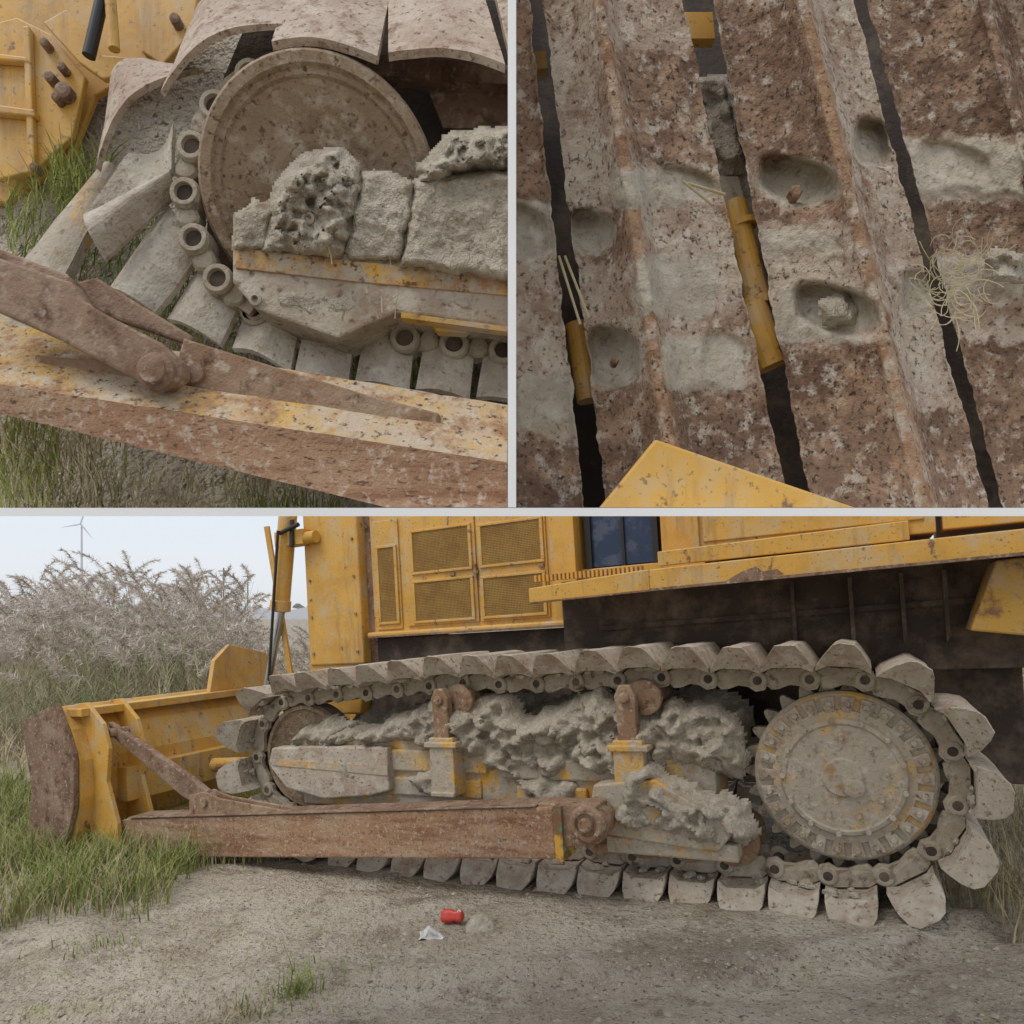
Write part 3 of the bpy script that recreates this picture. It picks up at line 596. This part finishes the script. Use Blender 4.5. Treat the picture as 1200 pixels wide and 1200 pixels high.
# ---------------- right set
tr=empty('crawler_track')
def clamp(v): return max(0.0,min(1.0,v))
def shoe(name,L0,R0,L1,R1,ridge,notches,pads,m,wr=34,seed=0,darks=()):
    b=B(); ny=200; nx=70; y0=-30; y1=630; MM=[];RR=[];DD=[]
    for j in range(ny+1):
        y=y0+(y1-y0)*j/ny; t=y/600
        xl=L0+(L1-L0)*t; xr=R0+(R1-R0)*t; wid=xr-xl
        for i in range(-3,nx+4):
            s=max(0,min(1,i/nx)); x=xl+wid*s
            if s<ridge: h=wr*(s/ridge)**2.2
            elif s<ridge+.08: h=wr+6
            else: h=wr*(1-min(1,(s-ridge-.08)/.08)*.45-(s-ridge-.08)/(1-ridge-.08)*.45)
            h+=7*math.exp(-((s-1)/.03)**2)+4*math.exp(-(s/.03)**2)
            if i<0 or i>nx: h-=35+10*abs(i if i<0 else i-nx)
            mm=0.0
            nz=10*noise.noise(Vector((x*.04,y*.04,seed+9)))
            for (nx_,ny_,rx,ry,dp) in notches:
                q=abs((x-nx_)/rx)**3+abs((y-ny_-.25*(x-nx_))/ry)**3
                if q<2.6: h-=dp*(1/(1+math.exp((q-.95)*8)))*(1-.5*(y-ny_)/ry*.8)
                qq=math.sqrt(((x-nx_)/(rx*1.1))**2+((y-ny_)/(ry*1.1))**2); mm=max(mm,clamp(.5+(1-qq)*1.6))
            h+=2.2*fbm((x*.02,y*.02,seed),2.5,5)
            for (ax_,ay,bx,by,th) in pads:
                dd=min(x-ax_,bx-x,y-ay,by-y)+nz; mm=max(mm,clamp(.5+dd/26))
                if ax_<=x<=bx:
                    e=min(y-ay,by-y)+14*noise.noise(Vector((x*.03,y*.03,seed+4)))+5*noise.noise(Vector((x*.12,y*.12,seed+4))); h+=th*clamp(e/8)
            dk=0.0
            for (ya,yb,sa,sb) in darks: dk=max(dk,clamp(.5+(min(y-ya,yb-y,(s-sa)*wid+8,(sb-s)*wid+8)+nz*1.4)/34))
            rd=clamp(.5+(min((s-ridge+.01),(ridge+.10-s))*wid+nz*.4)/16) if ridge<.75 else 0
            MM.append(mm);RR.append(rd);DD.append(dk)
            edge=4*noise.noise(Vector((x*.04,y*.03,seed)))+2*noise.noise(Vector((x*.04,y*.12,seed)))
            b.v.append(tuple(P(x+edge*(1 if (i<2 or i>nx-2) else 0),y,h)))
    n=nx+7
    b.f=[(j*n+i,j*n+i+1,(j+1)*n+i+1,(j+1)*n+i) for j in range(ny) for i in range(n-1)]
    o=reg(b.obj(name,tr,m,smooth=True,clean=False)); me=o.data
    for nm,arr in(('m_mud',MM),('m_ridge',RR),('m_dark',DD)):
        a=me.attributes.new(nm,'FLOAT','POINT'); a.data.foreach_set('value',arr)
    return o
shoe('track_shoe',430,620,510,686,.30,[(610,270,30,30,12)],[(600,240,660,300,2),(606,440,680,500,3)],m_shoed,34,1,[(-30,240,.3,1),(510,640,0,1)])
shoe('track_shoe',636,800,712,926,.36,[(694,272,26,24,22),(720,420,30,34,28),(805,215,32,18,12),(850,420,26,30,8)],[(722,196,800,242,3),(778,396,872,458,4),(745,300,840,372,1.5)],m_shoed,62,2,[(452,640,0,1),(60,196,.5,1),(244,300,0,.35)])
shoe('track_shoe',836,1000,952,1160,.60,[(938,214,46,26,26),(982,364,48,26,24),(1022,168,20,28,24),(1075,345,18,26,9)],[(890,268,985,296,2),(905,340,1010,400,2)],m_shoed,58,3,[(-30,190,.0,.58),(402,640,.0,.6),(230,262,0,.6),(480,640,.72,1)])
shoe('track_shoe',1016,1180,1178,1340,.80,[(1120,190,40,20,8)],[(1050,165,1200,232,4),(1085,300,1200,352,2)],m_shoed,34,4,[(-30,160,0,1),(236,300,0,1),(400,600,0,1)])
shoe('track_shoe',1170,1330,1350,1520,.3,[],[],m_shoed,30,5)
b=B(); flat(b,[(596,-20),(1230,-20),(1230,620),(596,620)],-200,20); reg(b.obj('gap_shade_backing',tr,m_dark))  # dark backing sheet, its colour stands in for shade between the shoes
b=B(); b.cyl(P(858,240,-50),P(888,360,-50),.034); b.cyl(P(878,360,-45),P(905,430,-45),.042); b.cyl(P(676,380,-50),P(690,470,-50),.03)
b.lathe(P(868,262,-50),P(888,360,-50)-P(858,240,-50),[(.04,0),(.04,.014)],20);b.lathe(P(884,352,-50),P(888,360,-50)-P(858,240,-50),[(.044,0),(.044,.02)],20)
flat(b,[(790,14),(835,14),(838,45),(795,45)],-60,15); flat(b,[(600,60),(640,60),(642,80),(600,82)],-60,15)
reg(b.obj('track_adjuster_cylinder',tr,m_yel))
b=B(); flat(b,[(810,100),(850,100),(875,215),(840,230)],-70,15); flat(b,[(836,206),(866,206),(880,262),(850,262)],-55,15); reg(b.obj('muddy_bracket',tr,m_yelm,bevel=.003))
reg(relief([(812,90),(852,88),(880,205),(842,215)],-75,20,10,16,3,3).obj('mud_in_gap',tr,m_mud,smooth=True,clean=False))
b=B()
for x,y,w,q in((932,226,12,8),(720,424,14,5)): b.lathe(P(x,y,w),Yv,[(q*r,-8*r),(q*r,3*r),(q*.7*r,5*r)],6)
reg(b.obj('shoe_bolts',tr,m_rust))
b=B(); flat(b,[(690,640),(698,600),(768,514),(1020,600),(1020,660)],95,30); reg(b.obj('fender_corner',tr,m_yel,bevel=.006))
b=B()
for _ in range(80):
    x=random.gauss(1118,18); y=random.gauss(332,20); p=P(x,y,46); a=random.random()*6.28
    q=p; L=random.uniform(.008,.018); da=random.uniform(-.6,.6)
    for s_ in range(5):
        q2=q+Vector((math.cos(a)*L,-.003,math.sin(a)*L)); sd=Vector((-math.sin(a),0,math.cos(a)))*.0010
        b.add([q-sd,q+sd,q2+sd,q2-sd],[(0,1,2,3)]); q=q2; a+=da
for (xa,ya,xb,yb) in((655,300,680,380),(662,300,690,372),(800,212,835,240),(806,215,850,228)): 
    b.cyl(P(xa,ya,44),P(xb,yb,42),.003,6)
reg(b.obj('dry_straw',tr,m_dry,clean=False))
reg(relief([(1155,300),(1168,292),(1200,296),(1200,330),(1160,328)],36,16,8,14,4,3).obj('mud_clod',tr,m_mud,smooth=True,clean=False))
reg(relief([(956,350),(990,342),(1014,362),(1004,384),(966,380)],20,8,12,8,4,2.5,4).obj('mud_clod_in_recess',tr,m_mud,smooth=True,clean=False))
bpy.context.view_layer.update()
nS=Vector((0,-k,1)).normalized()
for o in CL:
    me=o.data; bm=bmesh.new(); bm.from_mesh(me)
    def cut(co,no):
        bmesh.ops.bisect_plane(bm,geom=bm.verts[:]+bm.edges[:]+bm.faces[:],plane_co=co,plane_no=no,clear_outer=True)
    cut(Vector((0,0,1.5+.0095)),-nS)
    if o.parent==uc: cut(Vector((-.0095,0,0)),Vector((1,0,0)))
    else: cut(Vector((.0095,0,0)),Vector((-1,0,0)))
    bm.to_mesh(me); bm.free()
# ------------------------------------------------------------ light, world, camera
EL=math.radians(58); AZ=math.radians(235)
w=bpy.data.worlds.new('World'); S.world=w; w.use_nodes=True; nt=w.node_tree
sk=nt.nodes.new('ShaderNodeTexSky'); sk.sky_type='NISHITA'; sk.sun_disc=False; sk.sun_elevation=EL; sk.sun_rotation=AZ; sk.dust_density=1.5; sk.air_density=1.0; sk.ozone_density=1
mx=nt.nodes.new('ShaderNodeMix'); mx.data_type='RGBA'; mx.inputs[0].default_value=.8; mx.inputs[7].default_value=(5.7,5.95,6.4,1)
nt.links.new(sk.outputs[0],mx.inputs[6])
bg=nt.nodes['Background']; bg.inputs[1].default_value=.15; nt.links.new(mx.outputs[2],bg.inputs[0])
sun=bpy.data.lights.new('sun','SUN'); sun.energy=1.5; sun.angle=math.radians(30); sun.color=(1,.96,.91)
so=bpy.data.objects.new('sun',sun); S.collection.objects.link(so)
d=Vector((math.sin(AZ)*math.cos(EL),math.cos(AZ)*math.cos(EL),math.sin(EL)))
so.rotation_euler=d.to_track_quat('Z','Y').to_euler(); so.location=d*20
cam=bpy.data.cameras.new('camera'); co=bpy.data.objects.new('camera',cam); S.collection.objects.link(co); S.camera=co
co.location=(0,0,1.5); co.rotation_euler=(math.radians(90),0,0); cam.sensor_width=36; cam.lens=25.5; cam.shift_y=115/1200; cam.clip_start=.05; cam.clip_end=5000
